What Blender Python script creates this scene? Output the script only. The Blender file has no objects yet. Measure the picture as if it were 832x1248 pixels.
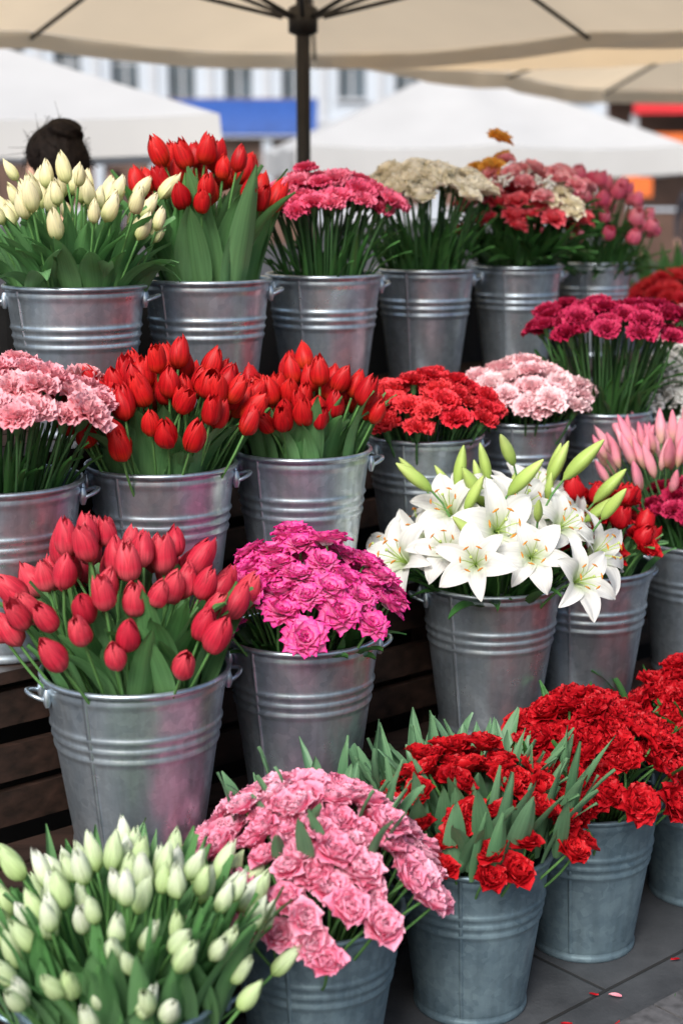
import bpy, math, random
import numpy as np
rng=np.random.default_rng(11)
random.seed(5)
sc=bpy.context.scene
sc.view_settings.view_transform='Standard'
try: sc.view_settings.look='None'
except Exception: pass
sc.view_settings.exposure=0
PI=math.pi
# ------------------------------------------------------------------ mesh builder
class MB:
    def __init__(s): s.v=[];s.f=[];s.m=[];s.c=[];s.n=0
    def add(s,v,f,mi,c):
        v=np.asarray(v,float);f=np.asarray(f,int)
        s.v.append(v);s.f.append(f+s.n)
        s.m.append(np.full(len(f),mi,int) if np.isscalar(mi) else np.asarray(mi))
        s.c.append(c);s.n+=len(v)
    def pack(s):
        return (np.concatenate(s.v),np.concatenate(s.f),np.concatenate(s.m),np.concatenate(s.c))
    def inst(s,T,M,rnd=None,mo=0):
        v,f,m,c=T
        v2=v@M[:3,:3].T+M[:3,3]
        c2=c.copy()
        if rnd is not None: c2[:,1]=rnd
        s.add(v2,f,m+mo,c2)
    def obj(s,name,mats,parent=None,smooth=True,loc=None):
        v,f,m,c=s.pack()
        me=bpy.data.meshes.new(name)
        me.vertices.add(len(v));me.vertices.foreach_set('co',v.ravel())
        me.loops.add(len(f)*4);me.loops.foreach_set('vertex_index',f.ravel())
        me.polygons.add(len(f))
        me.polygons.foreach_set('loop_start',np.arange(len(f))*4)
        me.polygons.foreach_set('loop_total',np.full(len(f),4))
        me.polygons.foreach_set('material_index',m)
        me.polygons.foreach_set('use_smooth',np.full(len(f),smooth))
        a=me.color_attributes.new('Col','FLOAT_COLOR','POINT')
        cc=np.ones((len(v),4));cc[:,:3]=c
        a.data.foreach_set('color',cc.ravel())
        me.update(calc_edges=True)
        me.validate()
        for x in mats: me.materials.append(x)
        o=bpy.data.objects.new(name,me)
        sc.collection.objects.link(o)
        if parent: o.parent=parent
        if loc is not None: o.location=loc
        return o
def empty(name,loc=(0,0,0),rz=0):
    o=bpy.data.objects.new(name,None);o.empty_display_size=.1
    sc.collection.objects.link(o);o.location=loc;o.rotation_euler=(0,0,rz);return o
def grid(mb,P,mi,rnd=0.5,closed=False,pr=None):
    nt,nu=P.shape[:2]
    i=np.arange(nt-1)[:,None];ju=nu if closed else nu-1
    j=np.arange(ju)[None,:];j2=(j+1)%nu
    f=np.stack([i*nu+j,i*nu+j2,(i+1)*nu+j2,(i+1)*nu+j],-1).reshape(-1,4)
    c=np.zeros((nt,nu,3));c[:,:,0]=np.linspace(0,1,nt)[:,None];c[:,:,1]=rnd
    c[:,:,2]=np.linspace(0,1,nu)[None,:] if pr is None else pr
    mb.add(P.reshape(-1,3),f,mi,c.reshape(-1,3))
def tube(mb,pts,r,mi,rnd=.5,n=6,r2=None):
    pts=np.asarray(pts,float);k=len(pts)
    if np.ndim(r)==0: rr=np.linspace(r,r if r2 is None else r2,k)
    else: rr=np.asarray(r)
    tg=np.gradient(pts,axis=0);tg/=np.linalg.norm(tg,axis=1)[:,None]+1e-9
    ref=np.array([0,0,1.]) if abs(tg[:,2]).mean()<.8 else np.array([1.,0,0])
    x=np.cross(tg,ref);x/=np.linalg.norm(x,axis=1)[:,None]+1e-9
    y=np.cross(tg,x)
    a=np.arange(n)*2*PI/n
    P=pts[:,None,:]+rr[:,None,None]*(x[:,None,:]*np.cos(a)[None,:,None]+y[:,None,:]*np.sin(a)[None,:,None])
    grid(mb,P,mi,rnd,closed=True,pr=.5)
def box(mb,c,s,mi,rz=0,rnd=.5):
    x,y,z=[q/2 for q in s]
    v=np.array([[-x,-y,-z],[x,-y,-z],[x,y,-z],[-x,y,-z],[-x,-y,z],[x,-y,z],[x,y,z],[-x,y,z]])
    R=np.array([[math.cos(rz),-math.sin(rz),0],[math.sin(rz),math.cos(rz),0],[0,0,1]])
    v=v@R.T+np.array(c)
    f=[[0,3,2,1],[4,5,6,7],[0,1,5,4],[1,2,6,5],[2,3,7,6],[3,0,4,7]]
    cc=np.tile([.5,rnd,.5],(8,1));mb.add(v,f,mi,cc)
def ellip(mb,c,s,mi,nu=12,nv=8,rnd=.5,fn=None):
    t=np.linspace(.02,PI-.02,nv+1)[:,None];a=(np.arange(nu)*2*PI/nu)[None,:]
    P=np.stack([np.sin(t)*np.cos(a)+0*t,np.sin(t)*np.sin(a),-np.cos(t)+0*a],-1)
    if fn is not None: P=fn(P)
    P=P*np.array(s)+np.array(c);grid(mb,P,mi,rnd,closed=True,pr=.5)
def frame(d,spin,s,pos):
    z=np.array(d,float);z/=np.linalg.norm(z)
    r=np.array([1.,0,0]) if abs(z[0])<.9 else np.array([0,1.,0])
    x=np.cross(r,z);x/=np.linalg.norm(x);y=np.cross(z,x)
    cx=x*math.cos(spin)+y*math.sin(spin);cy=-x*math.sin(spin)+y*math.cos(spin)
    M=np.eye(4);M[:3,0]=cx*s;M[:3,1]=cy*s;M[:3,2]=z*s;M[:3,3]=pos;return M
# ------------------------------------------------------------------ materials
def newmat(name):
    m=bpy.data.materials.new(name);m.use_nodes=True
    return m,m.node_tree,m.node_tree.nodes['Principled BSDF'],m.node_tree.nodes['Material Output']
def N(nt,t,**k):
    n=nt.nodes.new(t)
    for a,b in k.items():
        if a in n.inputs: n.inputs[a].default_value=b
        else: setattr(n,a,b)
    return n
def mixc(nt,fac,a,b,mode='MIX'):
    n=nt.nodes.new('ShaderNodeMix');n.data_type='RGBA';n.blend_type=mode
    for i,x in ((0,fac),(6,a),(7,b)):
        if isinstance(x,(float,int)): n.inputs[i].default_value=x
        elif isinstance(x,(tuple,list)): n.inputs[i].default_value=(*x,1) if len(x)==3 else x
        else: nt.links.new(x,n.inputs[i])
    return n.outputs[2]
def ramp(nt,inp,stops):
    r=nt.nodes.new('ShaderNodeValToRGB');nt.links.new(inp,r.inputs[0])
    e=r.color_ramp.elements
    while len(e)<len(stops): e.new(.5)
    for q,(p,c) in zip(e,stops):
        q.position=p;q.color=(*c,1)
    return r.outputs[0]
def petal(name,base,mid,tip,var,rough=.5,trans=.2,vfac=.7,streak=.80):
    m,nt,b,out=newmat(name)
    at=N(nt,'ShaderNodeAttribute');at.attribute_name='Col'
    sp=N(nt,'ShaderNodeSeparateColor');nt.links.new(at.outputs['Color'],sp.inputs[0])
    col=ramp(nt,sp.outputs[0],[(0,base),(.45,mid),(1,tip)])
    vf=N(nt,'ShaderNodeMath',operation='MULTIPLY');nt.links.new(sp.outputs[1],vf.inputs[0]);vf.inputs[1].default_value=vfac
    col=mixc(nt,vf.outputs[0],col,var)
    mp=N(nt,'ShaderNodeMapping');mp.inputs['Scale'].default_value=(1.6,41,14);nt.links.new(at.outputs['Color'],mp.inputs[0])
    no=N(nt,'ShaderNodeTexNoise');no.inputs['Scale'].default_value=1;no.inputs['Detail'].default_value=1
    nt.links.new(mp.outputs[0],no.inputs['Vector'])
    g=ramp(nt,no.outputs[0],[(.32,(streak,)*3),(.62,(1,1,1))])
    col=mixc(nt,1.,col,g,'MULTIPLY')
    nt.links.new(col,b.inputs['Base Color']);b.inputs['Roughness'].default_value=rough
    b.inputs['Specular IOR Level'].default_value=.25
    tr=N(nt,'ShaderNodeBsdfTranslucent');nt.links.new(col,tr.inputs[0])
    ms=N(nt,'ShaderNodeMixShader');ms.inputs[0].default_value=trans
    nt.links.new(b.outputs[0],ms.inputs[1]);nt.links.new(tr.outputs[0],ms.inputs[2]);nt.links.new(ms.outputs[0],out.inputs[0])
    return m
def simple(name,col,rough=.6,metal=0,var=.25,scale=8,bump=.1,spec=.5):
    m,nt,b,out=newmat(name)
    tc=N(nt,'ShaderNodeTexCoord');no=N(nt,'ShaderNodeTexNoise');no.inputs['Scale'].default_value=scale;no.inputs['Detail'].default_value=4
    nt.links.new(tc.outputs['Object'],no.inputs['Vector'])
    d=tuple(c*(1-var) for c in col);l=tuple(min(1,c*(1+var*.6)) for c in col)
    nt.links.new(ramp(nt,no.outputs[0],[(.3,d),(.7,l)]),b.inputs['Base Color'])
    b.inputs['Roughness'].default_value=rough;b.inputs['Metallic'].default_value=metal;b.inputs['Specular IOR Level'].default_value=spec
    bp=N(nt,'ShaderNodeBump');bp.inputs['Strength'].default_value=bump;bp.inputs['Distance'].default_value=.01
    nt.links.new(no.outputs[0],bp.inputs['Height']);nt.links.new(bp.outputs[0],b.inputs['Normal'])
    return m
def galv(name,lo,hi,metal,r0,r1):
    m,nt,b,out=newmat(name)
    tc=N(nt,'ShaderNodeTexCoord')
    vo=N(nt,'ShaderNodeTexVoronoi');vo.inputs['Scale'].default_value=70
    nt.links.new(tc.outputs['Object'],vo.inputs['Vector'])
    no=N(nt,'ShaderNodeTexNoise');no.inputs['Scale'].default_value=9;no.inputs['Detail'].default_value=5;no.inputs['Roughness'].default_value=.65
    oi=N(nt,'ShaderNodeObjectInfo')
    va=N(nt,'ShaderNodeVectorMath',operation='ADD');nt.links.new(tc.outputs['Object'],va.inputs[0]);nt.links.new(oi.outputs['Location'],va.inputs[1])
    nt.links.new(va.outputs[0],no.inputs['Vector'])
    sv=N(nt,'ShaderNodeSeparateColor');nt.links.new(vo.outputs['Color'],sv.inputs[0])
    f=N(nt,'ShaderNodeMath',operation='MULTIPLY_ADD');nt.links.new(sv.outputs[0],f.inputs[0]);f.inputs[1].default_value=.18
    nt.links.new(no.outputs[0],f.inputs[2])
    col=ramp(nt,f.outputs[0],[(.38,lo),(.8,hi)])
    mp=N(nt,'ShaderNodeMapping');mp.inputs['Scale'].default_value=(60,60,4);nt.links.new(va.outputs[0],mp.inputs[0])
    n2=N(nt,'ShaderNodeTexNoise');n2.inputs['Scale'].default_value=1;n2.inputs['Detail'].default_value=3;nt.links.new(mp.outputs[0],n2.inputs['Vector'])
    col=mixc(nt,.6,col,ramp(nt,n2.outputs[0],[(.35,(.72,.72,.72)),(.6,(1,1,1))]),'MULTIPLY')
    nt.links.new(col,b.inputs['Base Color'])
    b.inputs['Metallic'].default_value=metal
    rr=N(nt,'ShaderNodeMapRange');nt.links.new(f.outputs[0],rr.inputs[0]);rr.inputs[1].default_value=.3;rr.inputs[2].default_value=.9
    rr.inputs[3].default_value=r1;rr.inputs[4].default_value=r0
    nt.links.new(rr.outputs[0],b.inputs['Roughness'])
    bp=N(nt,'ShaderNodeBump');bp.inputs['Strength'].default_value=.12;bp.inputs['Distance'].default_value=.004
    nt.links.new(no.outputs[0],bp.inputs['Height']);nt.links.new(bp.outputs[0],b.inputs['Normal'])
    return m
GAL=galv('galvanized_steel',(.36,.44,.52),(.66,.76,.84),.85,.24,.42)
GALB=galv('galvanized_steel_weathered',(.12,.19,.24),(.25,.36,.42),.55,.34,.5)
WATER=simple('bucket_inside',(.03,.035,.035),.2)
LEAF=petal('tulip_leaf',(.18,.36,.13),(.09,.25,.085),(.10,.29,.08),(.19,.38,.17),.38,.25)
LEAFD=petal('dark_leaf',(.03,.09,.025),(.035,.12,.03),(.055,.19,.045),(.08,.22,.06),.45,.2)
LEAFG=petal('grey_green_leaf',(.14,.29,.13),(.10,.25,.12),(.16,.33,.16),(.17,.33,.19),.42,.22)
STEM=petal('stem',(.09,.22,.06),(.10,.25,.07),(.12,.3,.09),(.15,.33,.1),.5,.1)
STEMD=petal('stem_dark',(.03,.08,.03),(.04,.12,.04),(.07,.17,.06),(.08,.19,.07),.5,.05)
M_RED=petal('petal_red',(.70,.07,.015),(.70,.012,.014),(.80,.03,.025),(.48,.004,.012),.48,streak=.62,vfac=.85)
M_CORAL=petal('petal_coral_red',(.82,.22,.24),(.76,.045,.085),(.84,.11,.14),(.58,.014,.045),.48,streak=.66,vfac=.85)
M_REDB=petal('petal_deep_red',(.5,.01,.01),(.62,.008,.016),(.70,.018,.025),(.44,.004,.012),.45)
M_CREAM=petal('petal_cream_tulip',(.50,.62,.18),(.90,.84,.50),(.93,.85,.60),(.86,.83,.45),.5,streak=.84)
M_WHITE=petal('petal_white_tulip',(.36,.60,.12),(.78,.88,.62),(.93,.95,.89),(.50,.70,.26),.48,vfac=.85)
M_HOT=petal('petal_hot_pink',(.90,.05,.20),(.95,.11,.29),(.98,.30,.44),(.88,.05,.2),streak=.9)
M_CRC=petal('petal_cream_rose',(.99,.90,.66),(.99,.95,.78),(.99,.97,.88),(.99,.92,.70),trans=.2,streak=.97)
M_PINK=petal('petal_pink',(.95,.28,.36),(.97,.40,.47),(.99,.58,.62),(.95,.35,.43),trans=.2,streak=.92)
M_LPINK=petal('petal_light_pink',(.97,.52,.56),(.98,.62,.66),(.99,.78,.80),(.97,.56,.62),trans=.2,streak=.94)
M_CRIM=petal('petal_crimson',(.70,.01,.03),(.86,.022,.05),(.94,.09,.10),(.76,.012,.045))
M_DMAG=petal('petal_dark_magenta',(.36,.002,.04),(.50,.010,.07),(.62,.04,.13),(.40,.005,.05))
M_MAG=petal('petal_magenta',(.99,.95,.97),(.96,.38,.64),(.92,.03,.35),(.92,.02,.33),vfac=.35,trans=.22)
M_PEON=petal('petal_peony',(.96,.17,.36),(.97,.28,.47),(.99,.56,.69),(.96,.23,.42),vfac=.6,trans=.2,streak=.9)
M_DRED=petal('petal_dark_red',(.32,.001,.008),(.54,.005,.014),(.66,.014,.022),(.42,.002,.010))
M_LILY=petal('petal_lily',(.55,.70,.28),(.86,.87,.83),(.88,.89,.87),(.84,.84,.79),.45,.3,vfac=.4,streak=.86)
M_BUDG=petal('bud_green',(.28,.46,.08),(.50,.68,.17),(.64,.77,.27),(.43,.61,.14),.4,.15)
M_BUDP=petal('bud_pink',(.60,.55,.25),(.90,.34,.42),(.82,.2,.32),(.92,.48,.54),.4,.15)
M_ANTH=petal('anther',(.6,.26,.03),(.65,.26,.03),(.65,.26,.03),(.5,.15,.02),.8,0)
M_ORAN=petal('petal_orange',(.9,.3,.03),(.94,.42,.06),(.95,.55,.14),(.92,.62,.08))
M_ROSE=petal('petal_rose_red',(.88,.03,.07),(.92,.09,.14),(.97,.28,.32),(.84,.02,.07),trans=.22)
M_GYP=petal('petal_gypsophila',(.9,.9,.88),(.95,.95,.93),(.95,.95,.93),(.9,.92,.86))
M_PINKT=petal('petal_pink_tulip',(.93,.45,.45),(.92,.20,.32),(.95,.40,.48),(.86,.08,.23))
# ------------------------------------------------------------------ petals / flowers
def pet(mb,L,W,a0,a1,shape,cup,fr,ff,nt,nu,phi,rb,mi,z0=0,fold=0,tipj=0,rnd=.5,tw=0,ease=1.,rlen=.25):
    t=np.linspace(0,1,nt);u=np.linspace(-1,1,nu)
    a=a0+(a1-a0)*t**ease
    dx=np.cos(a);dz=np.sin(a)
    x=np.concatenate([[0],np.cumsum((dx[1:]+dx[:-1])/2)])*L/(nt-1)
    z=np.concatenate([[0],np.cumsum((dz[1:]+dz[:-1])/2)])*L/(nt-1)
    if shape=='fan': w=W*(.15+.85*t**.75)
    elif shape=='oval': w=W*np.maximum(np.sin(PI*(.08+.84*t**.85)),.12)**.6*np.where(t>.98,.6,1)
    elif shape=='strap': w=W*(.45+.55*np.sin(PI*np.minimum(t*.9+.05,1)))*np.where(t>.98,.4,1)
    elif shape=='blade': w=W*np.maximum(np.sin(PI*np.clip(.12+.88*t**.85,0,1)),.02)**.75
    else: w=W*np.maximum(np.sin(PI*(t**.8)),.03)**.8*np.where(t>.99,.3,1)
    T,U=np.meshgrid(t,u,indexing='ij')
    n=np.stack([-np.sin(a),np.cos(a)],-1)
    off=cup*w[:,None]*U**2+fold*w[:,None]*np.abs(U)
    if fr: off=off+fr*T**1.6*np.sin(ff*PI*U+rng.uniform(0,6))*rng.uniform(.6,1.3)+fr*.5*T**2*rng.normal(0,.5,T.shape)
    sh=-rlen*L*(U**2)*T**2
    if tipj: sh=sh+tipj*T**3*rng.normal(0,1,(1,nu))
    X=x[:,None]+n[:,0][:,None]*off+dx[:,None]*sh
    Z=z[:,None]+n[:,1][:,None]*off+dz[:,None]*sh
    Y=w[:,None]*U
    if tw:
        Y0=Y;Y,Z,X=Y0*np.cos(tw*T),Z+Y0*np.sin(tw*T)*np.cos(a)[:,None],X-Y0*np.sin(tw*T)*np.sin(a)[:,None]
    X=X+rb
    c,s=math.cos(phi),math.sin(phi)
    P=np.stack([X*c-Y*s,X*s+Y*c,Z+z0],-1)
    grid(mb,P,mi,rnd)
def T_tulip(R=.0195,H=.066,op=.0,mi=0,tip=.17):
    mb=MB()
    t=np.linspace(0,1,11);u=np.linspace(-1,1,7)
    for k in range(6):
        out=k<3;phi=k*2*PI/3+(0 if out else PI/3)+rng.normal(0,.1)
        Rk=R*(1 if out else .86)*rng.uniform(.95,1.05);Hk=H*rng.uniform(.9,1.05)*(1 if out else 1.02)
        r=np.where(t<.36,np.sqrt(np.maximum(1-(1-t/.36)**2,0))*.98+.02,1-(1-op)*(1-tip)*(np.maximum(t-.36,0)/.64)**2.1)
        w=1.15*np.where(t>.5,np.maximum(1-(np.maximum(t-.5,0)/.5)**2.0,0)**.6,1)
        w=np.maximum(w,.12)
        T,U=np.meshgrid(t,u,indexing='ij')
        rr=Rk*r[:,None]*(1+.05*U**2*(1 if out else .3)-.03*np.exp(-(U/.2)**2)*T)+.0007*np.sin(5*T+U*4+k*1.7)
        A=phi+U*w[:,None]+.06*math.sin(k*2.1)*T
        z=Hk*(T**.92)-Hk*.07*U**2*T
        P=np.stack([rr*np.cos(A),rr*np.sin(A),z],-1)
        grid(mb,P,mi)
    return mb.pack()
def T_carn(R=.034,mi=0,mg=1,ns=(11,10,8,7,5),fr=.0045):
    mb=MB()
    el=[(55,-12),(62,12),(72,32),(80,52),(88,75)]
    for i,n in enumerate(ns):
        for k in range(n):
            a0,a1=el[i]
            pet(mb,R*(1.08-.06*i)*rng.uniform(.88,1.1),R*.50,math.radians(a0+rng.normal(0,7)),math.radians(a1+rng.normal(0,11)),'fan',.15,fr,rng.uniform(2,3.4),5,9,k*2*PI/n+i*.7+rng.normal(0,.15),.002,mi,tipj=.0016,rnd=.5,rlen=.18)
    pts=[[0,0,-.022],[0,0,-.014],[0,0,0.004]]
    tube(mb,pts,np.array([.003,.0065,.0085]),mg,n=7)
    return mb.pack()
def T_rose(R=.035,mi=0,ns=(7,7,6,5,4,3),fr=.0015,flat=0,el=None,W=.62):
    mb=MB();L0=R*1.25
    el=el or [(30,-5),(48,22),(62,50),(74,78),(82,100),(88,118)]
    for i,n in enumerate(ns):
        a0,a1=el[i]
        for k in range(n):
            pet(mb,L0*(1-.09*i)*rng.uniform(.9,1.08),R*(W-.06*i),math.radians(a0-flat+rng.normal(0,6)),math.radians(a1-flat+rng.normal(0,9)),'oval',.5,fr,rng.uniform(1,2),6,7,k*2*PI/n+i*.9+rng.normal(0,.12),.001,mi,rnd=.5,rlen=.10,tipj=.0005)
    return mb.pack()
def T_mum(R=.04,mi=0):
    mb=MB()
    for i,(n,a0,a1,s) in enumerate([(13,30,-12,1),(12,42,8,.92),(10,55,30,.78),(8,68,55,.58),(5,80,85,.42)]):
        for k in range(n):
            pet(mb,R*s*rng.uniform(.88,1.08),R*.34,math.radians(a0+rng.normal(0,7)),math.radians(a1+rng.normal(0,10)),'strap',.4,.002,1.3,6,5,k*2*PI/n+i*.5+rng.normal(0,.1),.001,mi,rlen=.1,tipj=.001)
    return mb.pack()
def T_lily():
    mb=MB()
    for k in range(6):
        o=k%2
        pet(mb,.122*rng.uniform(.93,1.06),.032 if o else .024,math.radians(64+rng.normal(0,3)),math.radians(-32+rng.normal(0,12)),'lance',-.12 if o else .1,.0028,1.6,13,7,k*PI/3+rng.normal(0,.07),.004,0,fold=.36,rlen=0,ease=1.15,rnd=.5)
    for k in range(6):
        a=k*PI/3+.4;dx,dy=math.cos(a),math.sin(a)
        pts=np.array([[0,0,0],[dx*.006,dy*.006,.03],[dx*.02,dy*.02,.06],[dx*.031,dy*.031,.075]])
        tube(mb,pts,.0011,1,n=5)
        q=pts[-1];tube(mb,[q+np.array([-dy,dx,0])*-.008,q+np.array([0,0,.002]),q+np.array([-dy,dx,0])*.008],np.array([.001,.0026,.001]),2,n=6)
    tube(mb,[[0,0,0],[.001,0,.05],[.004,0,.088]],.0017,1,n=6);ellip(mb,(.004,0,.09),(.004,.004,.003),1,8,5)
    return mb.pack()
def T_bud(L=.085,R=.012):
    mb=MB();t=np.linspace(0,1,11);a=np.arange(12)*2*PI/12
    r=R*np.maximum(np.sin(PI*np.clip(t**.9,0,1)),.0)**.75*(1-.25*t)+.0012
    P=np.stack([np.outer(r,np.cos(a)*(1+.0*a))*(1+.1*np.cos(3*a))[None,:],np.outer(r,np.sin(a))*(1+.1*np.cos(3*a))[None,:],np.outer(t*L,np.ones(12))],-1)
    grid(mb,P,0,closed=True,pr=.5);return mb.pack()
def T_gyp():
    mb=MB()
    for k in range(24):
        d=rng.normal(0,1,3);d/=np.linalg.norm(d);d[2]=abs(d[2])*.9
        p=d*rng.uniform(.015,.04)
        tube(mb,[[0,0,-.02],p],.0004,1,n=3)
        ellip(mb,p,(.0062,.0062,.0045),0,6,4)
    return mb.pack()
TUL=[T_tulip(op=o,tip=q) for o,q in ((0,.12),(.03,.15),(.1,.2),(.2,.22),(.38,.3))]
TULN=[T_tulip(R=.0145,H=.064,op=o,tip=.1) for o in (0,.03,.08,.25)]
TULW=[T_tulip(R=.0148,H=.070,op=o,tip=.10) for o in (0,.04,.1,.2)]
TULF=[T_tulip(R=.024,H=.06,op=o) for o in (.2,.4,.6)]
CARN=[T_carn() for _ in range(4)]
ROSE=[T_rose() for _ in range(4)]
CUP=[(38,22),(52,46),(63,66),(73,84),(80,98),(86,112)]
PEON=[T_rose(R=.034,ns=(8,8,7,6,5,4),fr=.003,el=CUP,W=.68) for _ in range(5)]
RUFF=[T_rose(R=.034,ns=(9,9,8,7,5,4),fr=.004,el=[(40,8),(50,30),(62,55),(72,75),(80,95),(86,110)]) for _ in range(4)]
MUM=[T_mum() for _ in range(4)]
LILY=[T_lily() for _ in range(5)]
BUD=[T_bud(),T_bud(.095,.013)]
GYP=[T_gyp() for _ in range(3)]
BACK=np.array([-.64,.77])
def leaf(mb,p,az,L,W,a0,droop,mi,fold=.35,rnd=None,nt=10,fr=.003,tw=0,sh='blade'):
    tmp=MB()
    pet(tmp,L,W,a0,a0-droop,sh,0,fr,.8,nt,5,0,0,mi,fold=fold,rlen=0,ease=1.6,tw=tw,rnd=rng.uniform(0,1) if rnd is None else rnd)
    v,f,m,c=tmp.pack()
    cc,s=math.cos(az),math.sin(az)
    R=np.array([[cc,-s,0],[s,cc,0],[0,0,1]])
    mb.add(v@R.T+np.array(p),f,m,c)
def squash(p,bk):
    d=p[0]*BACK[0]+p[1]*BACK[1]
    if d>0: return p-BACK*d*(1-bk)
    return p
def heads(mb,temps,n,S,H,h0,dome,size=1,tilt=.6,hj=.01,bk=.8,off=(0,0),stemr=.0028,sm=1,mo=0,tj=.12,jit=.12,stems=True,rin=.32):
    off=np.array(off,float)
    for i in range(n):
        r=math.sqrt((i+.5)/n);th=i*2.39996+rng.normal(0,jit)
        rr=S*r*(1+rng.normal(0,jit*.35))
        p=np.array([math.cos(th),math.sin(th)])*rr
        q=squash(p,bk)+off
        z=H+h0+dome*(1-r*r)+rng.normal(0,hj)
        d=np.array([p[0]/S*tilt+rng.normal(0,tj),p[1]/S*tilt+rng.normal(0,tj),1.])
        d/=np.linalg.norm(d)
        pos=np.array([q[0],q[1],z])
        s=size*rng.uniform(.84,1.13)
        mb.inst(temps[rng.integers(len(temps))],frame(d,rng.uniform(0,6.28),s,pos),rng.uniform(0,1),mo)
        if stems:
            P2=pos;P0=np.array([q[0]*rin,q[1]*rin,H*.62]);P1=P2-d*np.linalg.norm(P2-P0)*.45
            t=np.linspace(0,1,7)[:,None];pts=(1-t)**2*P0+2*t*(1-t)*P1+t*t*P2
            tube(mb,pts,stemr,sm,rng.uniform(0,1),n=6)
def leaves(mb,n,Rr,H,L,W,mi,a=(60,88),dr=(10,70),zoff=-.05,r0=.3,r1=.85,tw=.5,fold=.4,azr=None,sh='blade'):
    for i in range(n):
        az=i*2.39996+rng.normal(0,.4) if azr is None else rng.uniform(*azr)
        r=Rr*math.sqrt(rng.uniform(r0*r0,r1*r1))
        p=(math.cos(az)*r,math.sin(az)*r,H+zoff)
        leaf(mb,p,az+rng.normal(0,.5),rng.uniform(*L),rng.uniform(*W),math.radians(rng.uniform(*a)),math.radians(rng.uniform(*dr)),mi,fold=fold,tw=rng.uniform(-tw,tw),sh=sh)
# ------------------------------------------------------------------ bucket
def bucket(parent,R,H,mat,haz=205,seam=250):
    Rb=R*.70;mb=MB()
    pr=[(0.001,.012),(Rb-.006,.012),(Rb-.003,.0),(Rb+.003,0),(Rb+.0045,.004),(Rb+.0045,.012),(Rb+.001,.017)]
    w=lambda z:Rb+(R-Rb)*z/H
    ribs=[.60,.66,.72]
    zs=np.linspace(.02,H-.012,64)
    for z in zs:
        b=sum(.0040*math.exp(-((z/H-q)*H/.0042)**2) for q in ribs)+.0022*math.exp(-((z/H-.93)*H/.006)**2)
        pr.append((w(z)+b,z))
    for k in range(9):
        a=-PI/2+k*PI*1.35/8
        pr.append((R+.001+.0052*math.cos(a)*1.0,H-.005+.0055*math.sin(a)))
    pr+= [(R-.003,H-.008),(w(H*.8)-.003,H*.8),(w(H*.62)-.003,H*.62),(.001,H*.62)]
    pr=np.array(pr);n=64;a=np.arange(n)*2*PI/n
    dent=1+.005*np.sin(2*a+rng.uniform(0,6))+.003*np.sin(3*a+rng.uniform(0,6))
    P=np.stack([pr[:,0][:,None]*np.cos(a)*dent,pr[:,0][:,None]*np.sin(a)*dent,np.repeat(pr[:,1][:,None],n,1)],-1)
    grid(mb,P,0,closed=True,pr=.5)
    m=mb.m[0];m[-n:]=1
    sa=math.radians(seam);q=np.linspace(.02,H-.01,14)
    strip=np.array([[[ (w(z)+e)*math.cos(sa+s),(w(z)+e)*math.sin(sa+s),z] for s,e in ((-.030,-.0005),(-.027,.0022),(.027,.0022),(.030,-.0005))] for z in q])
    grid(mb,strip,0)
    mb.obj('bucket_body',[mat,WATER],parent)
    hb=MB()
    for s in (haz,haz+180):
        A=math.radians(s);e=np.array([math.cos(A),math.sin(A),0]);t=np.array([-math.sin(A),math.cos(A),0])
        zc=H-.035;rc=w(zc)
        for dt in (-.03,.03):
            c0=e*(rc+.003)+t*dt+np.array([0,0,zc])
            tube(hb,[c0-np.array([0,0,.017]),c0-np.array([0,0,.006]),c0+np.array([0,0,.006]),c0+np.array([0,0,.017])],np.array([.004,.008,.008,.004]),0,n=8)
        k=np.linspace(0,PI,15)
        pts=[e*(rc+.004+.030*math.sin(x))+t*(.031*math.cos(x))+np.array([0,0,zc-.004+.012*math.sin(x)]) for x in k]
        tube(hb,pts,.0042,0,n=8)
    hb.obj('bucket_handles',[mat],parent)
def stand(name,x,y,zb,R,H,mat=None,haz=205,seam=None):
    e=empty(name,(x,y,zb));bucket(e,R,H,mat or GAL,haz,seam if seam else haz+rng.uniform(35,60));return e
Z3,Z2,Z4=.37,.68,1.03
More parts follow.
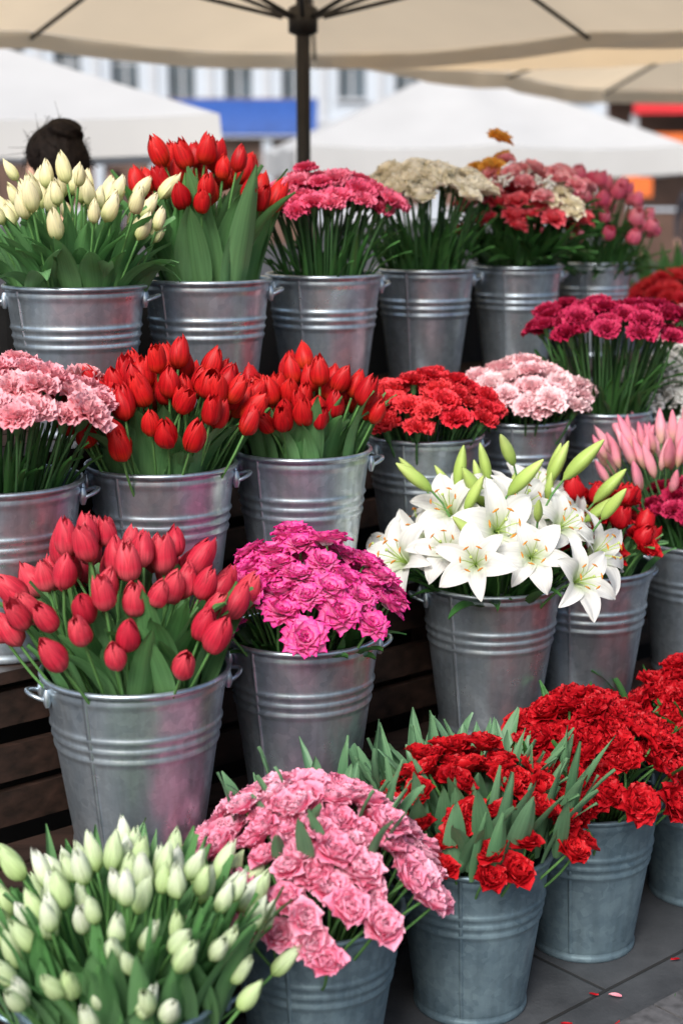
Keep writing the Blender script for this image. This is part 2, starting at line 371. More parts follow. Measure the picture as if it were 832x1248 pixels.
# ---- back row
e=stand('bucket_of_cream_tulips',-.583,3.45,Z4,.153,.33,haz=185);mb=MB()
heads(mb,TULN,54,.20,.33,.115,.075,1.02,.6,.028,.9,tj=.16)
leaves(mb,74,.14,.33,(.16,.25),(.018,.034),2,a=(62,88),dr=(5,60),tw=.6)
leaves(mb,14,.15,.33,(.16,.22),(.022,.03),2,a=(60,75),dr=(70,130),r0=.7,r1=.9)
mb.obj('cream_tulips',[M_CREAM,STEM,LEAF],e)
e=stand('bucket_of_red_tulips',-.312,3.65,Z4,.147,.33,haz=188);mb=MB()
heads(mb,TUL,38,.165,.33,.15,.09,1.12,.55,.03,.9,tj=.15)
leaves(mb,42,.13,.33,(.20,.33),(.022,.038),2,a=(66,89),dr=(0,35),tw=.5)
mb.obj('red_tulips',[M_RED,STEM,LEAF],e)
def carn_bucket(name,x,y,zb,R,H,pm,n,S,h0,dome,size=1,temps=None,mat=None,nl=26,bk=.85,ls=(.1,.2),**k):
    e=stand(name,x,y,zb,R,H,mat,**k);mb=MB()
    heads(mb,temps or CARN,n,S,H,h0,dome,size,.55,.010,bk,stemr=.0028,tj=.14)
    leaves(mb,nl,R*.95,H,ls,(.004,.009),2,a=(55,88),dr=(0,60),tw=.3,r0=.1)
    for i in range(22):
        az=rng.uniform(0,6.28);r=R*.8
        p=np.array([math.cos(az)*r*.5,math.sin(az)*r*.5,H*.6]);q=np.array([math.cos(az)*S*.8,math.sin(az)*S*.8,H+h0*.9])
        tube(mb,[p,(p+q)/2+np.array([0,0,.01]),q],.0024,1,rng.uniform(),n=5)
    mb.obj(name.replace('bucket_of_',''),[pm,STEMD,LEAFD],e);return e
carn_bucket('bucket_of_hot_pink_carnations',-.043,3.94,Z4,.143,.325,M_HOT,64,.175,.155,.06,1.05,haz=200,nl=60)
carn_bucket('bucket_of_cream_roses',.231,4.36,Z4,.135,.315,M_CRC,52,.185,.185,.06,1.2,nl=120,haz=200,temps=PEON,ls=(.12,.24))
e=stand('bucket_of_mixed_roses',.515,4.62,Z4,.13,.31,haz=200);mb=MB()
for pm,nn,hh,of in ((0,40,.12,(.0,-.03)),(1,4,.25,(-.09,.03)),(2,12,.14,(.09,-.09)),(3,26,.19,(.03,.02))):
    heads(mb,ROSE,nn,.19 if pm in (0,3) else .08,.31,hh,.08,.95,.7,.025,.85,off=of,mo=pm,stems=False,tj=.3)
heads(mb,GYP,12,.17,.31,.2,.05,1.0,.5,.02,mo=4,stems=False)
leaves(mb,150,.14,.31,(.08,.2),(.008,.018),5,a=(20,88),dr=(0,60),zoff=.0,tw=.6)
leaves(mb,80,.17,.43,(.05,.12),(.010,.018),5,a=(0,80),dr=(0,60),zoff=.0,tw=.6,r0=.1,r1=1)
mb.obj('mixed_roses',[M_ROSE,M_ORAN,M_CRC,M_PINK,M_GYP,LEAFD],e)
e=stand('bucket_of_pink_tulips',.804,5.02,Z4,.12,.30,haz=200);mb=MB()
heads(mb,TULF,46,.20,.30,.06,.16,.9,.8,.02,.85,tj=.25)
leaves(mb,120,.12,.30,(.08,.2),(.008,.016),2,a=(20,88),dr=(0,60),tw=.6)
leaves(mb,60,.15,.38,(.05,.1),(.010,.016),2,a=(0,80),dr=(0,60),zoff=.0,r0=.1,r1=1)
mb.obj('pink_tulips',[M_PINKT,STEMD,LEAFD],e)
# ---- second row
carn_bucket('bucket_of_pink_carnations',-.657,2.95,Z2,.158,.34,M_PINK,50,.22,.11,.09,1.26,haz=10,nl=50,seam=235)
def tulip_bucket(name,x,y,zb,R,H,pm,n,S,h0,dome,size,nl,L=(.14,.22),W=(.018,.03),mat=None,temps=None,a=(60,88),dr=(5,45),tilt=.6,lm=None,bk=.8,hj=.018,zo=-.05,off=(0,0),r1=.85,**k):
    e=stand(name,x,y,zb,R,H,mat,**k);mb=MB()
    heads(mb,temps or TUL,n,S,H,h0,dome,size,tilt,hj,bk,off=off,tj=.16)
    leaves(mb,nl,R,H,L,W,2,a=a,dr=dr,zoff=zo,r1=r1)
    mb.obj(name.replace('bucket_of_',''),[pm,STEM,lm or LEAF],e);return e,mb
tulip_bucket('bucket_of_red_tulips',-.367,3.133,Z2,.152,.34,M_RED,86,.195,.05,.115,1.06,50,(.12,.20),(.018,.034),haz=187,temps=TUL[1:]+TULF[:1])
tulip_bucket('bucket_of_red_tulips',-.085,3.307,Z2,.147,.34,M_RED,50,.16,.05,.07,1.02,52,(.13,.21),(.018,.032),haz=190)
carn_bucket('bucket_of_red_carnations',.197,3.66,Z2,.136,.315,M_CRIM,56,.17,.03,.08,1.1,haz=200,ls=(.05,.1))
carn_bucket('bucket_of_light_pink_carnations',.449,3.914,Z2,.125,.315,M_LPINK,58,.175,.03,.075,1.1,haz=200,ls=(.05,.1))
carn_bucket('bucket_of_dark_magenta_carnations',.69,4.07,Z2,.122,.315,M_DMAG,58,.205,.205,.045,1.15,nl=80,ls=(.15,.25),haz=200)
# ---- third row
tulip_bucket('bucket_of_coral_tulips',-.378,2.74,Z3,.17,.34,M_CORAL,66,.22,.07,.125,1.10,62,(.15,.25),(.022,.040),haz=200,tilt=.6,off=(-.025,0))
e=stand('bucket_of_magenta_chrysanthemums',-.078,2.97,Z3,.153,.34,haz=195);mb=MB()
heads(mb,MUM,60,.195,.34,.035,.135,1.12,.75,.014,.8,tj=.2)
leaves(mb,60,.14,.34,(.06,.14),(.008,.016),3,a=(30,85),dr=(0,60))
mb.obj('magenta_chrysanthemums',[M_MAG,STEM,M_ANTH,LEAFD],e)
# lilies
e=stand('bucket_of_white_lilies',.334,3.38,Z3,.157,.34,haz=190);mb=MB()
NL=24
for i in range(NL):
    r=math.sqrt((i+.5)/NL);th=i*2.39996+.5
    p=np.array([math.cos(th),math.sin(th)])*.25*r;q=squash(p,.6)+np.array([-.01,-.01])
    z=.34+.04+.13*(1-r*r)+rng.normal(0,.018)
    d=np.array([p[0]/.2*1.0+.0+rng.normal(0,.28),p[1]/.2*.8-.55+rng.normal(0,.28),.75]);d/=np.linalg.norm(d)
    pos=np.array([q[0],q[1],z])
    mb.inst(LILY[i%5],frame(d,rng.uniform(0,6),rng.uniform(.78,1.04),pos),rng.uniform(0,1))
    P0=np.array([q[0]*.3,q[1]*.3,.2]);P1=pos-d*.1;t=np.linspace(0,1,7)[:,None]
    tube(mb,(1-t)**2*P0+2*t*(1-t)*P1+t*t*pos,.003,3,n=6)
for i in range(20):
    r=math.sqrt((i+.5)/20);th=i*2.39996+1.3
    p=np.array([math.cos(th)*1.2,math.sin(th)*.9])*.20*r;q=squash(p,.6)+np.array([.03,-.04])
    z=.34+.16+.07*(1-r)+rng.normal(0,.035)
    d=np.array([p[0]/.2*.8+rng.normal(0,.4),p[1]/.2*.4-.1+rng.normal(0,.25),1]);d/=np.linalg.norm(d)
    pos=np.array([q[0],q[1],z]);mb.inst(BUD[i%2],frame(d,0,rng.uniform(.75,1.3),pos),rng.uniform(0,1),4)
    P0=np.array([q[0]*.3,q[1]*.3,.2]);P1=pos-d*.1;t=np.linspace(0,1,7)[:,None]
    tube(mb,(1-t)**2*P0+2*t*(1-t)*P1+t*t*pos,.0025,3,n=6)
leaves(mb,90,.14,.34,(.1,.2),(.008,.015),5,a=(30,88),dr=(10,70))
mb.obj('white_lilies',[M_LILY,M_BUDG,M_ANTH,STEM,M_BUDG,LEAFD],e)
e=stand('bucket_of_red_roses',.578,3.53,Z3,.145,.34,haz=200);mb=MB()
heads(mb,TULF,26,.155,.34,.04,.11,.95,.7,.015,.85,tj=.2)
heads(mb,PEON,26,.15,.34,.03,.10,.95,.7,.012,.85,tj=.2)
leaves(mb,40,.14,.34,(.12,.18),(.012,.02),2);mb.obj('red_roses',[M_REDB,STEM,LEAF],e)
e=stand('bucket_of_lily_buds_and_carnations',.90,3.79,Z3,.155,.34,haz=195);mb=MB()
heads(mb,BUD,64,.17,.34,.15,.05,1.0,.6,.02,1,off=(-.08,.05),tj=.2,mo=3)
heads(mb,CARN,32,.14,.34,.08,.05,1,.6,.01,.9,off=(-.02,-.07))
leaves(mb,50,.14,.34,(.1,.2),(.008,.014),2,a=(50,88),dr=(10,50))
mb.obj('lily_buds_and_carnations',[M_DMAG,STEMD,LEAFD,M_BUDP],e)
# ---- ground row
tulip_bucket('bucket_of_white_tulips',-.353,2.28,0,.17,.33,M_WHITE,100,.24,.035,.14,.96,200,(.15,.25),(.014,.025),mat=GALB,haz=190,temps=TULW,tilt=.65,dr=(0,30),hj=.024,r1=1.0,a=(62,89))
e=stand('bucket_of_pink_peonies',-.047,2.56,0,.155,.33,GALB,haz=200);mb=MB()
heads(mb,PEON,126,.24,.33,.03,.165,1.02,.95,.012,.85,tj=.22,off=(-.02,0))
leaves(mb,26,.22,.33,(.08,.13),(.010,.018),2,a=(60,90),dr=(0,30),zoff=.13,r0=.1,r1=.7)
mb.obj('pink_peonies',[M_PEON,STEM,LEAFG],e)
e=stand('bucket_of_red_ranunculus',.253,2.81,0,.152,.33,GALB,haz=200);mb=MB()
heads(mb,PEON,72,.22,.33,.025,.14,.94,.8,.012,.85,tj=.25,off=(-.015,0))
leaves(mb,125,.20,.33,(.14,.215),(.013,.024),2,a=(55,88),dr=(-10,25),zoff=.01,r0=.1,r1=.98,tw=.4)
mb.obj('red_ranunculus',[M_REDB,STEM,LEAFG],e)
for (x,y) in ((.512,3.06),(.81,3.30)):
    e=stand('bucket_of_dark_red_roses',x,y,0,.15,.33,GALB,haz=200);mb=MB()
    heads(mb,RUFF,84,.21,.33,.03,.155,1.12,.9,.013,.85,tj=.3)
    leaves(mb,26,.2,.33,(.08,.13),(.008,.014),2,a=(50,90),dr=(0,40),zoff=.06,r0=.1,r1=.95)
    mb.obj('dark_red_roses',[M_DRED,STEM,LEAFD],e)
# ---- further right on the stand
e=stand('bucket_of_gypsophila',.96,4.30,Z2,.125,.26,haz=200);mb=MB()
heads(mb,GYP,140,.22,.26,.0,.15,1.1,.8,.02,.9,stemr=.001);leaves(mb,40,.12,.26,(.08,.16),(.006,.012),2)
mb.obj('gypsophila',[M_GYP,STEM,LEAFD],e)
TB=.76
carn_bucket('bucket_of_salmon_carnations',1.12,4.95,TB,.125,.29,M_PINK,46,.17,.05,.06,1.05,haz=200)
carn_bucket('bucket_of_red_carnations',1.20,5.55,TB,.125,.31,M_CRIM,56,.2,.08,.10,1.1,haz=200)
e=stand('bucket_of_green_foliage',1.33,6.2,TB,.13,.31,haz=200);mb=MB()
leaves(mb,260,.14,.31,(.15,.36),(.012,.024),0,a=(10,88),dr=(0,70),tw=.6);mb.obj('green_foliage',[LEAF],e)
# ------------------------------------------------------------------ wooden stand
def wood():
    m,nt,b,out=newmat('dark_wood')
    tc=N(nt,'ShaderNodeTexCoord');mp=N(nt,'ShaderNodeMapping');mp.inputs['Rotation'].default_value=(0,0,-.69);mp.inputs['Scale'].default_value=(3,40,40)
    nt.links.new(tc.outputs['Object'],mp.inputs[0])
    no=N(nt,'ShaderNodeTexNoise');no.inputs['Scale'].default_value=1;no.inputs['Detail'].default_value=5;nt.links.new(mp.outputs[0],no.inputs['Vector'])
    nt.links.new(ramp(nt,no.outputs[0],[(.3,(.010,.006,.004)),(.7,(.042,.022,.016))]),b.inputs['Base Color'])
    b.inputs['Roughness'].default_value=.55
    bp=N(nt,'ShaderNodeBump');bp.inputs['Strength'].default_value=.4;bp.inputs['Distance'].default_value=.004
    nt.links.new(no.outputs[0],bp.inputs['Height']);nt.links.new(bp.outputs[0],b.inputs['Normal']);return m
WOOD=wood()
DARK=simple('dark_gap_backing',(.012,.012,.013),.9)  # black backing, added to keep the gaps dark like deep shade
st=empty('tiered_wooden_stand');mb=MB()
def tier(a,b,top,wd,ext0,ext1,risers):
    a=np.array(a);b=np.array(b);d=(b-a);L=np.linalg.norm(d);d/=L;n=np.array([-d[1],d[0]]);rz=math.atan2(d[1],d[0])
    c=a+d*((L+ext1-ext0)/2);LL=L+ext0+ext1
    k=3
    for i in range(k):
        o=(i-(k-1)/2)*wd/k;q=c+n*o
        box(mb,(q[0],q[1],top-.013+rng.uniform(-.0008,0)),(LL,wd/k-.012,.024),0,rz)
    for z in risers:
        q=c-n*(wd/2-.03);box(mb,(q[0],q[1],z),(LL-.02,.02,.07),0,rz)
    q=c+n*(wd/2-.02);box(mb,(q[0],q[1],(top-.03)/2),(LL-.06,.008,top-.04),1,rz)  # dark board added behind the tier so gaps between slats look shaded
    x=-ext0+.1
    while x<L+ext1:
        for s in (-1,1):
            q=a+d*x+n*s*(wd/2-.07);box(mb,(q[0],q[1],(top-.03)/2),(.045,.045,top-.03),0,rz)
        q=a+d*x;box(mb,(q[0],q[1],top-.05),(.03,wd-.04,.045),0,rz)
        x+=.72
tier((-.378,2.74),(.90,3.79),Z3,.29,.75,.7,(.29,.17,.06))
tier((-.657,2.97),(.69,4.09),Z2,.31,.5,.9,(.60,.49,.40))
tier((-.583,3.50),(.804,4.98),Z4,.40,.6,.2,(.95,.84,.74))
a=np.array([-.583,3.50]);b=np.array([.804,4.98]);d=(b-a)/np.linalg.norm(b-a);n=np.array([-d[1],d[0]])
P=np.array([[[*(a+d*x+n*(.205+.006*math.sin(x*30))),z] for x in np.linspace(-.6,2.2,120)] for z in np.linspace(1.3,.03,6)])
grid(mb,P,1)  # dark sheet added behind the back row, standing in for shade between buckets
mb.obj('slats_posts_and_dark_backing',[WOOD,DARK],st,smooth=False)
e=empty('wooden_display_table',(1.26,5.6,0),-.25);mb=MB()
for i in range(4): box(mb,(-.225+i*.15,0,TB-.0135),(.14,1.75,.025),0)
for sx in (-1,1):
    for sy in (-1,1): box(mb,(sx*.24,sy*.8,(TB-.03)/2),(.05,.05,TB-.03),0)
    box(mb,(sx*.275,0,TB-.33),(.015,1.7,.58),1)
for sy in (-1,1): box(mb,(0,sy*.86,TB-.33),(.5,.015,.58),1)
mb.obj('table_parts',[WOOD,DARK],e,smooth=False)
# ------------------------------------------------------------------ ground
def pave():
    m,nt,b,out=newmat('paving')
    tc=N(nt,'ShaderNodeTexCoord');mp=N(nt,'ShaderNodeMapping');mp.inputs['Rotation'].default_value=(0,0,-.72);mp.inputs['Location'].default_value=(.13,.21,0)
    nt.links.new(tc.outputs['Object'],mp.inputs[0])
    br=N(nt,'ShaderNodeTexBrick');nt.links.new(mp.outputs[0],br.inputs[0])
    br.inputs['Scale'].default_value=1;br.inputs['Brick Width'].default_value=.6;br.inputs['Row Height'].default_value=.4
    br.inputs['Mortar Size'].default_value=.005;br.inputs['Mortar Smooth'].default_value=.3
    br.inputs['Color1'].default_value=(.056,.062,.070,1);br.inputs['Color2'].default_value=(.076,.082,.09,1);br.inputs['Mortar'].default_value=(.025,.025,.025,1)
    no=N(nt,'ShaderNodeTexNoise');no.inputs['Scale'].default_value=6;no.inputs['Detail'].default_value=7;no.inputs['Roughness'].default_value=.7
    nt.links.new(tc.outputs['Object'],no.inputs['Vector'])
    col=mixc(nt,.85,br.outputs[0],ramp(nt,no.outputs[0],[(.3,(.35,.35,.36)),(.7,(1.15,1.13,1.1))]),'MULTIPLY')
    nt.links.new(col,b.inputs['Base Color']);b.inputs['Roughness'].default_value=.65
    n2=N(nt,'ShaderNodeTexNoise');n2.inputs['Scale'].default_value=120;nt.links.new(tc.outputs['Object'],n2.inputs['Vector'])
    h=N(nt,'ShaderNodeMath',operation='MULTIPLY_ADD');nt.links.new(n2.outputs[0],h.inputs[0]);h.inputs[1].default_value=.25
    iv=N(nt,'ShaderNodeMath',operation='SUBTRACT');iv.inputs[0].default_value=1;nt.links.new(br.outputs['Fac'],iv.inputs[1]);nt.links.new(iv.outputs[0],h.inputs[2])
    bp=N(nt,'ShaderNodeBump');bp.inputs['Strength'].default_value=.6;bp.inputs['Distance'].default_value=.008
    nt.links.new(h.outputs[0],bp.inputs['Height']);nt.links.new(bp.outputs[0],b.inputs['Normal']);return m
mb=MB();v=[[-400,-400,-.004],[400,-400,-.004],[400,400,-.004],[-400,400,-.004]]
mb.add(v,[[0,1,2,3]],0,np.full((4,3),.5));mb.obj('ground',[simple('asphalt',(.06,.06,.062),.85,scale=3)])
mb=MB();v=[[-12,-8,0],[12,-8,0],[12,16,0],[-12,16,0]]
mb.add(v,[[0,1,2,3]],0,np.full((4,3),.5));mb.obj('pavement',[pave()])
mb=MB();d=np.array([.76,.65]);n=np.array([.65,-.76]);o=np.array([.60,2.78])
for i in range(-5,9):
    c=o+d*(i*.8+.4)+n*.075
    box(mb,(c[0],c[1],.004),(.794,.13,.012),0,math.atan2(d[1],d[0]),rnd=rng.uniform())
mb.obj('kerb_stones',[simple('granite',(.10,.10,.105),.7,scale=40,var=.5)],smooth=False)
mb=MB()
for i in range(70):
    x=rng.uniform(-.6,1.6);y=2.35+x*.8+rng.uniform(-.45,.1)
    leaf(mb,(x,y,.006),rng.uniform(0,6.28),rng.uniform(.012,.03),rng.uniform(.003,.009),.05,-.3,int(rng.integers(0,3)),fr=.002,nt=5)
mb.obj('fallen_petals',[LEAFD,M_DRED,M_PINK])
# ------------------------------------------------------------------ umbrellas
def cloth(name,col,tr):
    m,nt,b,out=newmat(name)
    tc=N(nt,'ShaderNodeTexCoord');no=N(nt,'ShaderNodeTexNoise');no.inputs['Scale'].default_value=2.5;nt.links.new(tc.outputs['Object'],no.inputs['Vector'])
    c=ramp(nt,no.outputs[0],[(.3,tuple(x*.93 for x in col)),(.7,col)])
    nt.links.new(c,b.inputs['Base Color']);b.inputs['Roughness'].default_value=.85
    t=N(nt,'ShaderNodeBsdfTranslucent');nt.links.new(c,t.inputs[0]);ms=N(nt,'ShaderNodeMixShader');ms.inputs[0].default_value=tr
    nt.links.new(b.outputs[0],ms.inputs[1]);nt.links.new(t.outputs[0],ms.inputs[2]);nt.links.new(ms.outputs[0],out.inputs[0])
    return m
BEI=cloth('beige_canvas',(.94,.77,.54),.66);WHI=cloth('white_canvas',(.66,.67,.67),.25)
POLE=simple('dark_metal',(.04,.037,.035),.45,.6);CONC=simple('concrete_base',(.25,.25,.24),.8)
def umbrella(name,cx,cy,hd,rot,ze,za,mat,val,hubz=None,pole_r=.024):
    e=empty(name,(cx,cy,0),rot);mb=MB();fm=MB()
    cor=[np.array([math.cos(k*PI/2),math.sin(k*PI/2)])*hd for k in range(4)]
    nt_,ns=9,17
    for k in range(4):
        a,b=cor[k],cor[(k+1)%4];P=np.zeros((nt_,ns,3))
        for i,t in enumerate(np.linspace(0.01,1,nt_)):
            for j,s in enumerate(np.linspace(0,1,ns)):
                q=(a*(1-s)+b*s);q=q*(1-.03*abs(math.sin(2*PI*s)))
                z=za+(ze-za)*t**.93-.05*t*abs(math.sin(2*PI*s))*(1-t*.3)
                P[i,j]=[q[0]*t,q[1]*t,z]
        grid(mb,P,0)
        V=np.zeros((3,ns,3))
        for i in range(3):
            V[i]=P[-1];V[i,:,2]-=val*i/2;
            for j in range(ns): V[i,j,:2]*=(1.004+.006*i*math.sin(j*2.1))
        grid(mb,V,0)
        for c in (a,(a+b)/2):
            tube(fm,[[0,0,za-.04],[c[0]*.99,c[1]*.99,ze-.03]],.009,0,n=6)
            if hubz: tube(fm,[[c[0]*.03,c[1]*.03,hubz],[c[0]*.55,c[1]*.55,za+(ze-za)*.55-.035]],.008,0,n=6)
    tube(fm,[[0,0,.0],[0,0,za+.05]],pole_r,0,n=16)
    if hubz:
        tube(fm,[[0,0,hubz-.06],[0,0,hubz-.05],[0,0,hubz+.03],[0,0,hubz+.04]],np.array([.025,.05,.05,.03]),0,n=16)
    bm=MB();box(bm,(0,0,.05),(.6,.6,.09),0);box(bm,(0,0,.13),(.35,.35,.06),0)
    mb.obj('canopy',[mat],e);fm.obj('frame',[POLE],e);bm.obj('base',[CONC],e,smooth=False)
umbrella('beige_market_umbrella',-.13,5.5,2.3,PI/2,2.18,2.75,BEI,.07,hubz=2.12)
ang=math.atan2(3.4,1.71)
umbrella('beige_market_umbrella',2.66,8.6,2.7,ang+PI/4,2.2,2.8,BEI,.09,hubz=2.25)
umbrella('white_market_umbrella',1.03,14.3,2.25,.12+PI/4,1.86,2.62,WHI,.22)
umbrella('white_market_umbrella',-2.75,10.3,2.7,.1+PI/4,1.93,2.62,WHI,.2)
# ------------------------------------------------------------------ buildings
WALL=simple('white_render',(.50,.56,.63),.8,var=.08,scale=.5);TRIM=simple('stone_trim',(.50,.53,.57),.8,var=.1)
GLASS=simple('window_glass',(.08,.11,.14),.08,var=.4,scale=.6);SHOP=simple('shop_front',(.14,.08,.06),.4,var=.6,scale=.8)
BLUE=simple('blue_awning_cloth',(.02,.08,.32),.7);REDS=simple('red_sign',(.65,.02,.03),.5,var=.1)
ORG=simple('orange_sign',(.75,.16,.03),.5,var=.1);BRICK=simple('brown_facade',(.25,.18,.15),.8,var=.2,scale=1)
def building(name,x0,x1,y,z1,wall,mods,fl,gf=4.0):
    e=empty(name,((x0+x1)/2,y,0));mb=MB();W=x1-x0
    box(mb,(0,4.5,z1/2),(W,8,z1),0)
    n=int(W/mods);m=W/n
    for i in range(n+1):
        box(mb,(-W/2+i*m,.28,(z1+gf)/2),(m*.52,.44,z1-gf),0)
        box(mb,(-W/2+i*m,.26,gf/2-.15),(m*.16,.44,gf-.3),0)
        box(mb,(-W/2+(i)*m,-.0,(gf+z1)/2),(m*.12,.1,z1-gf-.4),1)
    f=gf;
    while f<z1-1:
        box(mb,(0,.285,f+.45),(W-.01,.40,.9),0)
        box(mb,(0,.02,f+.12),(W,.3,.16),1)
        for i in range(n):
            cx=-W/2+(i+.5)*m
            box(mb,(cx,.47,f+.9+(fl-.9)/2),(m*.5,.03,fl-.9),2)
            box(mb,(cx,.44,f+.9+(fl-.9)/2),(.07,.05,fl-.92),1)
            box(mb,(cx,.44,f+.9+(fl-.9)*.65),(m*.47,.045,.07),1)
            box(mb,(cx,.02,f+.93),(m*.56,.22,.1),1)
        f+=fl
    box(mb,(0,.1,z1+.2),(W+.5,1.0,.4),1)
    box(mb,(0,.12,gf-.22),(W,.5,.42),1)
    for i in range(n):
        cx=-W/2+(i+.5)*m;box(mb,(cx,.46,(gf-.4)/2+.2),(m*.84,.04,gf-.8),3);box(mb,(cx,.42,.3),(m*.84,.06,.6),1)
    mb.obj('walls_windows_and_shopfronts',[wall,TRIM,GLASS,SHOP],e,smooth=False)
building('white_town_building',-26,12,60,16,WALL,2.1,3.0,3.6)
building('brown_town_building',12.5,40,64,15,BRICK,2.6,3.2,3.8)
building('white_town_building',-60,-27,64,14,WALL,2.6,3.2,3.8)
e=empty('blue_shop_awning',(-3.1,40,0));mb=MB()
P=np.array([[[x,y,z+.0*x] for x in np.linspace(-2.5,2.5,12)] for y,z in ((.9,3.62),(-.2,2.95),(-.22,2.68))]);grid(mb,P,0)
mb.obj('awning_cloth',[BLUE],e);mb=MB()
for x in (-2.4,0,2.4): tube(mb,[[x,-.15,2.9],[x,-.15,0]],.04,0);
tube(mb,[[-2.45,.9,3.6],[2.45,.9,3.6]],.04,0)
for x in (-2.4,2.4): tube(mb,[[x,.9,3.6],[x,.9,0]],.04,0)
box(mb,(0,.6,.5),(4.6,.6,1.0),0);mb.obj('awning_frame',[SHOP],e,smooth=False)
e=empty('market_kiosk',(8.1,31,0));mb=MB()
box(mb,(0,1.5,3.45),(5.4,3.4,.16),1);box(mb,(0,-.12,3.06),(5.0,.1,.44),2)
for x in (-2.45,-.8,.85,2.45): box(mb,(x,0,1.42),(.12,.12,2.82),0)
box(mb,(0,2.9,1.6),(5,.1,3.2),3);box(mb,(0,.1,.5),(4.7,.5,1.0),3);box(mb,(0,.1,1.03),(4.8,.6,.05),1)
box(mb,(-1.6,.0,2.3),(1.0,.04,.35),4)
mb.obj('kiosk_parts',[TRIM,WALL,REDS,SHOP,ORG],e,smooth=False)
e=empty('orange_pavement_sign',(5.2,28,0));mb=MB()
box(mb,(0,0,1.75),(.5,.06,.9),0);tube(mb,[[0,0,0],[0,0,1.3]],.03,1);box(mb,(0,0,.03),(.4,.4,.05),1);mb.obj('sign_parts',[ORG,POLE],e,smooth=False)
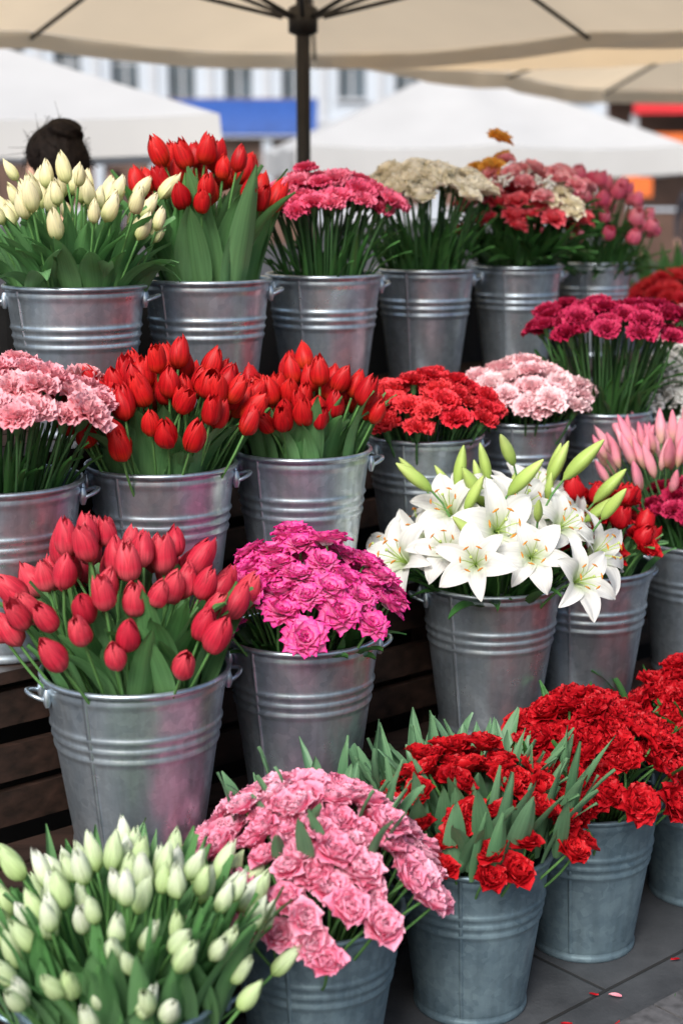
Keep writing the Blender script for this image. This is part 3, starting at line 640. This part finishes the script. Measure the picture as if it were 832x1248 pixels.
# ------------------------------------------------------------------ people
SKIN=simple('skin',(.55,.33,.24),.5,var=.1);HAIR=simple('dark_hair',(.008,.005,.004),.7,var=.5,scale=60,bump=.5,spec=.12)
EYE=simple('eye',(.7,.7,.7),.3,var=.02);LIP=simple('lips',(.4,.12,.1),.5,var=.05);SHOE=simple('shoe',(.03,.03,.03),.5)
def person(x,y,rz,ht,jc,tc,bun=False,stride=0.0):
    e=empty('pedestrian' if not bun else 'flower_seller',(x,y,0),rz);s=ht/1.75;e.scale=(s,s,s)
    J=[(0,0,.95),(0,0,1.12),(0,.0,1.34),(0,-.01,1.47),(0,.005,1.56)]
    E=[(0,1),(1,2),(2,3),(3,4)];Rr=[(.15,.11),(.135,.10),(.155,.105),(.07,.07),(.05,.055)]
    for sg in (-1,1):
        b=len(J);st=stride*sg
        J+=[(sg*.17,0,1.41),(sg*.215,-st*.12-.02,1.14),(sg*.215,-st*.2+.05,.90),(sg*.215,-st*.22+.07,.83)]
        E+=[(2,b),(b,b+1),(b+1,b+2),(b+2,b+3)];Rr+=[(.062,.062),(.046,.046),(.03,.03),(.032,.018)]
        b=len(J)
        J+=[(sg*.09,0,.88),(sg*.095,st*.2+.02,.5),(sg*.1,st*.32-.02,.09),(sg*.11,st*.32+.12,.035)]
        E+=[(0,b),(b,b+1),(b+1,b+2),(b+2,b+3)];Rr+=[(.09,.09),(.06,.06),(.042,.042),(.04,.03)]
    me=bpy.data.meshes.new('b');me.from_pydata(J,E,[]);o=bpy.data.objects.new('b',me);sc.collection.objects.link(o)
    md=o.modifiers.new('s','SKIN')
    sv=me.skin_vertices[0].data
    for i,r in enumerate(Rr): sv[i].radius=r
    sv[0].use_root=True
    o.modifiers.new('u','SUBSURF').levels=2
    dg=bpy.context.evaluated_depsgraph_get();m2=bpy.data.meshes.new_from_object(o.evaluated_get(dg))
    bpy.data.objects.remove(o)
    for mt in (jc,tc,SKIN,SHOE): m2.materials.append(mt)
    for p in m2.polygons:
        c=p.center;p.use_smooth=True
        if c.z<.1: p.material_index=3
        elif c.z<.93 and abs(c.x)<.17: p.material_index=1
        elif c.z<.90 or c.z>1.5: p.material_index=2
        else: p.material_index=0
    bo=bpy.data.objects.new('body',m2);sc.collection.objects.link(bo);bo.parent=e
    hd=MB();hz=1.66
    def fn(P):
        P=P.copy();z=P[...,2];y_=P[...,1]
        k=np.where(z<0,1+z*.28,1);P[...,0]*=k;P[...,1]*=np.where(z<-.3,1+(z+.3)*.25,1)
        nose=np.exp(-((P[...,0]/.16)**2+((z+.12)/.2)**2))*(y_>0);P[...,1]+=nose*.22
        return P
    ellip(hd,(0,.01,hz),(.074,.092,.115),0,24,20,fn=fn)
    for sg in (-1,1):
        ellip(hd,(sg*.03,.088,hz+.003),(.012,.009,.007),1,10,6);ellip(hd,(sg*.03,.096,hz+.003),(.005,.003,.005),3,8,6)
        ellip(hd,(sg*.082,.0,hz-.005),(.008,.018,.028),0,8,8);ellip(hd,(sg*.03,.096,hz+.022),(.015,.004,.003),3,8,5)
        for q in range(5):
            st=stride*sg;bx=np.array([sg*.215,-st*.22+.07,.82])
            if q<4:
                yo=(q-1.5)*.019;L=(.06,.072,.068,.054)[q];tube(hd,[bx+[0,yo,0],bx+[-sg*.003,yo,-L*.5],bx+[-sg*.014,yo+.003,-L]],.0085,0,r2=.006,n=8)
            else: tube(hd,[bx+[0,.03,.03],bx+[-sg*.006,.05,0],bx+[-sg*.012,.05,-.03]],.0095,0,r2=.007,n=8)
    ellip(hd,(0,.096,hz-.05),(.022,.008,.007),2,10,6)
    hd.obj('head',[SKIN,EYE,LIP,HAIR],e)
    hr=MB()
    def fh(P):
        P=P.copy();a=np.arctan2(P[...,1],P[...,0]);z=P[...,2]
        lim=np.interp(z,[-1,-.2,.25,.6,1],[-.45,-.1,.25,.8,1.1])
        P[...,1]=np.minimum(P[...,1],lim);P[...,0]*=np.interp(z,[-1,-.5,0,1],[.45,.72,1,1])
        P*=(1+.018*np.sin(a*18+z*5))[...,None];return P
    ellip(hr,(0,-.005,hz+.018),(.090,.106,.116),0,56,28,fn=fh)
    if bun:
        ellip(hr,(.005,-.035,hz+.108),(.058,.055,.040),0,40,20,fn=lambda P:P*(1+.07*np.sin(np.arctan2(P[...,1],P[...,0])*5+P[...,2]*7))[...,None])
        for i in range(140):
            d=rng.normal(0,1,3);d[2]=abs(d[2]);d[1]-=.5;d/=np.linalg.norm(d);p=np.array([0,-.01,hz+.02])+d*np.array([.088,.104,.114])
            q=p+d*.010+rng.normal(0,.018,3);tube(hr,[p-rng.normal(0,.012,3),p+d*.006,q],.0012,0,n=3,r2=.0005)
    hr.obj('hair',[HAIR],e)
    return e
JB=simple('dark_jacket',(.03,.03,.04),.8);JR=simple('grey_coat',(.12,.12,.13),.8);TR=simple('dark_trousers',(.03,.035,.05),.8);JT=simple('tan_coat',(.35,.2,.12),.8)
person(-.79,4.42,.75,1.69,JB,TR,bun=True)
person(4.15,18.5,PI,1.76,JB,TR,stride=.5)
person(4.75,21,.2,1.68,JT,TR,stride=-.6)
person(6.6,26,-PI/2,1.8,JR,TR,stride=.6)
person(-3.4,24,PI/2,1.7,JR,TR,stride=.5)
# ------------------------------------------------------------------ light
w=bpy.data.worlds.new('World');sc.world=w;w.use_nodes=True;nt=w.node_tree;bg=nt.nodes['Background']
sky=nt.nodes.new('ShaderNodeTexSky');sky.sky_type='NISHITA';sky.sun_disc=False
sd=np.array([-.28,-.84,.80]);sd/=np.linalg.norm(sd)
sky.sun_elevation=math.asin(sd[2]);sky.sun_rotation=math.atan2(sd[0],sd[1]);sky.dust_density=3.5;sky.ozone_density=.8;sky.air_density=1
nt.links.new(sky.outputs[0],bg.inputs[0]);bg.inputs[1].default_value=.15
l=bpy.data.lights.new('sun','SUN');l.energy=3.6;l.angle=math.radians(24);l.color=(1,.965,.93)
lo=bpy.data.objects.new('sun',l);sc.collection.objects.link(lo)
from mathutils import Vector
lo.rotation_euler=Vector((-sd[0],-sd[1],-sd[2])).to_track_quat('-Z','Y').to_euler();lo.location=(-3,-6,9)
# ------------------------------------------------------------------ camera
c=bpy.data.cameras.new('camera');co=bpy.data.objects.new('camera',c);sc.collection.objects.link(co);sc.camera=co
co.location=(0,0,1.58);co.rotation_euler=(math.radians(90-12),0,0)
c.sensor_fit='VERTICAL';c.sensor_height=36;c.lens=54.8;c.clip_end=1500;c.clip_start=.05
c.dof.use_dof=True;c.dof.focus_distance=3.1;c.dof.aperture_fstop=2.4
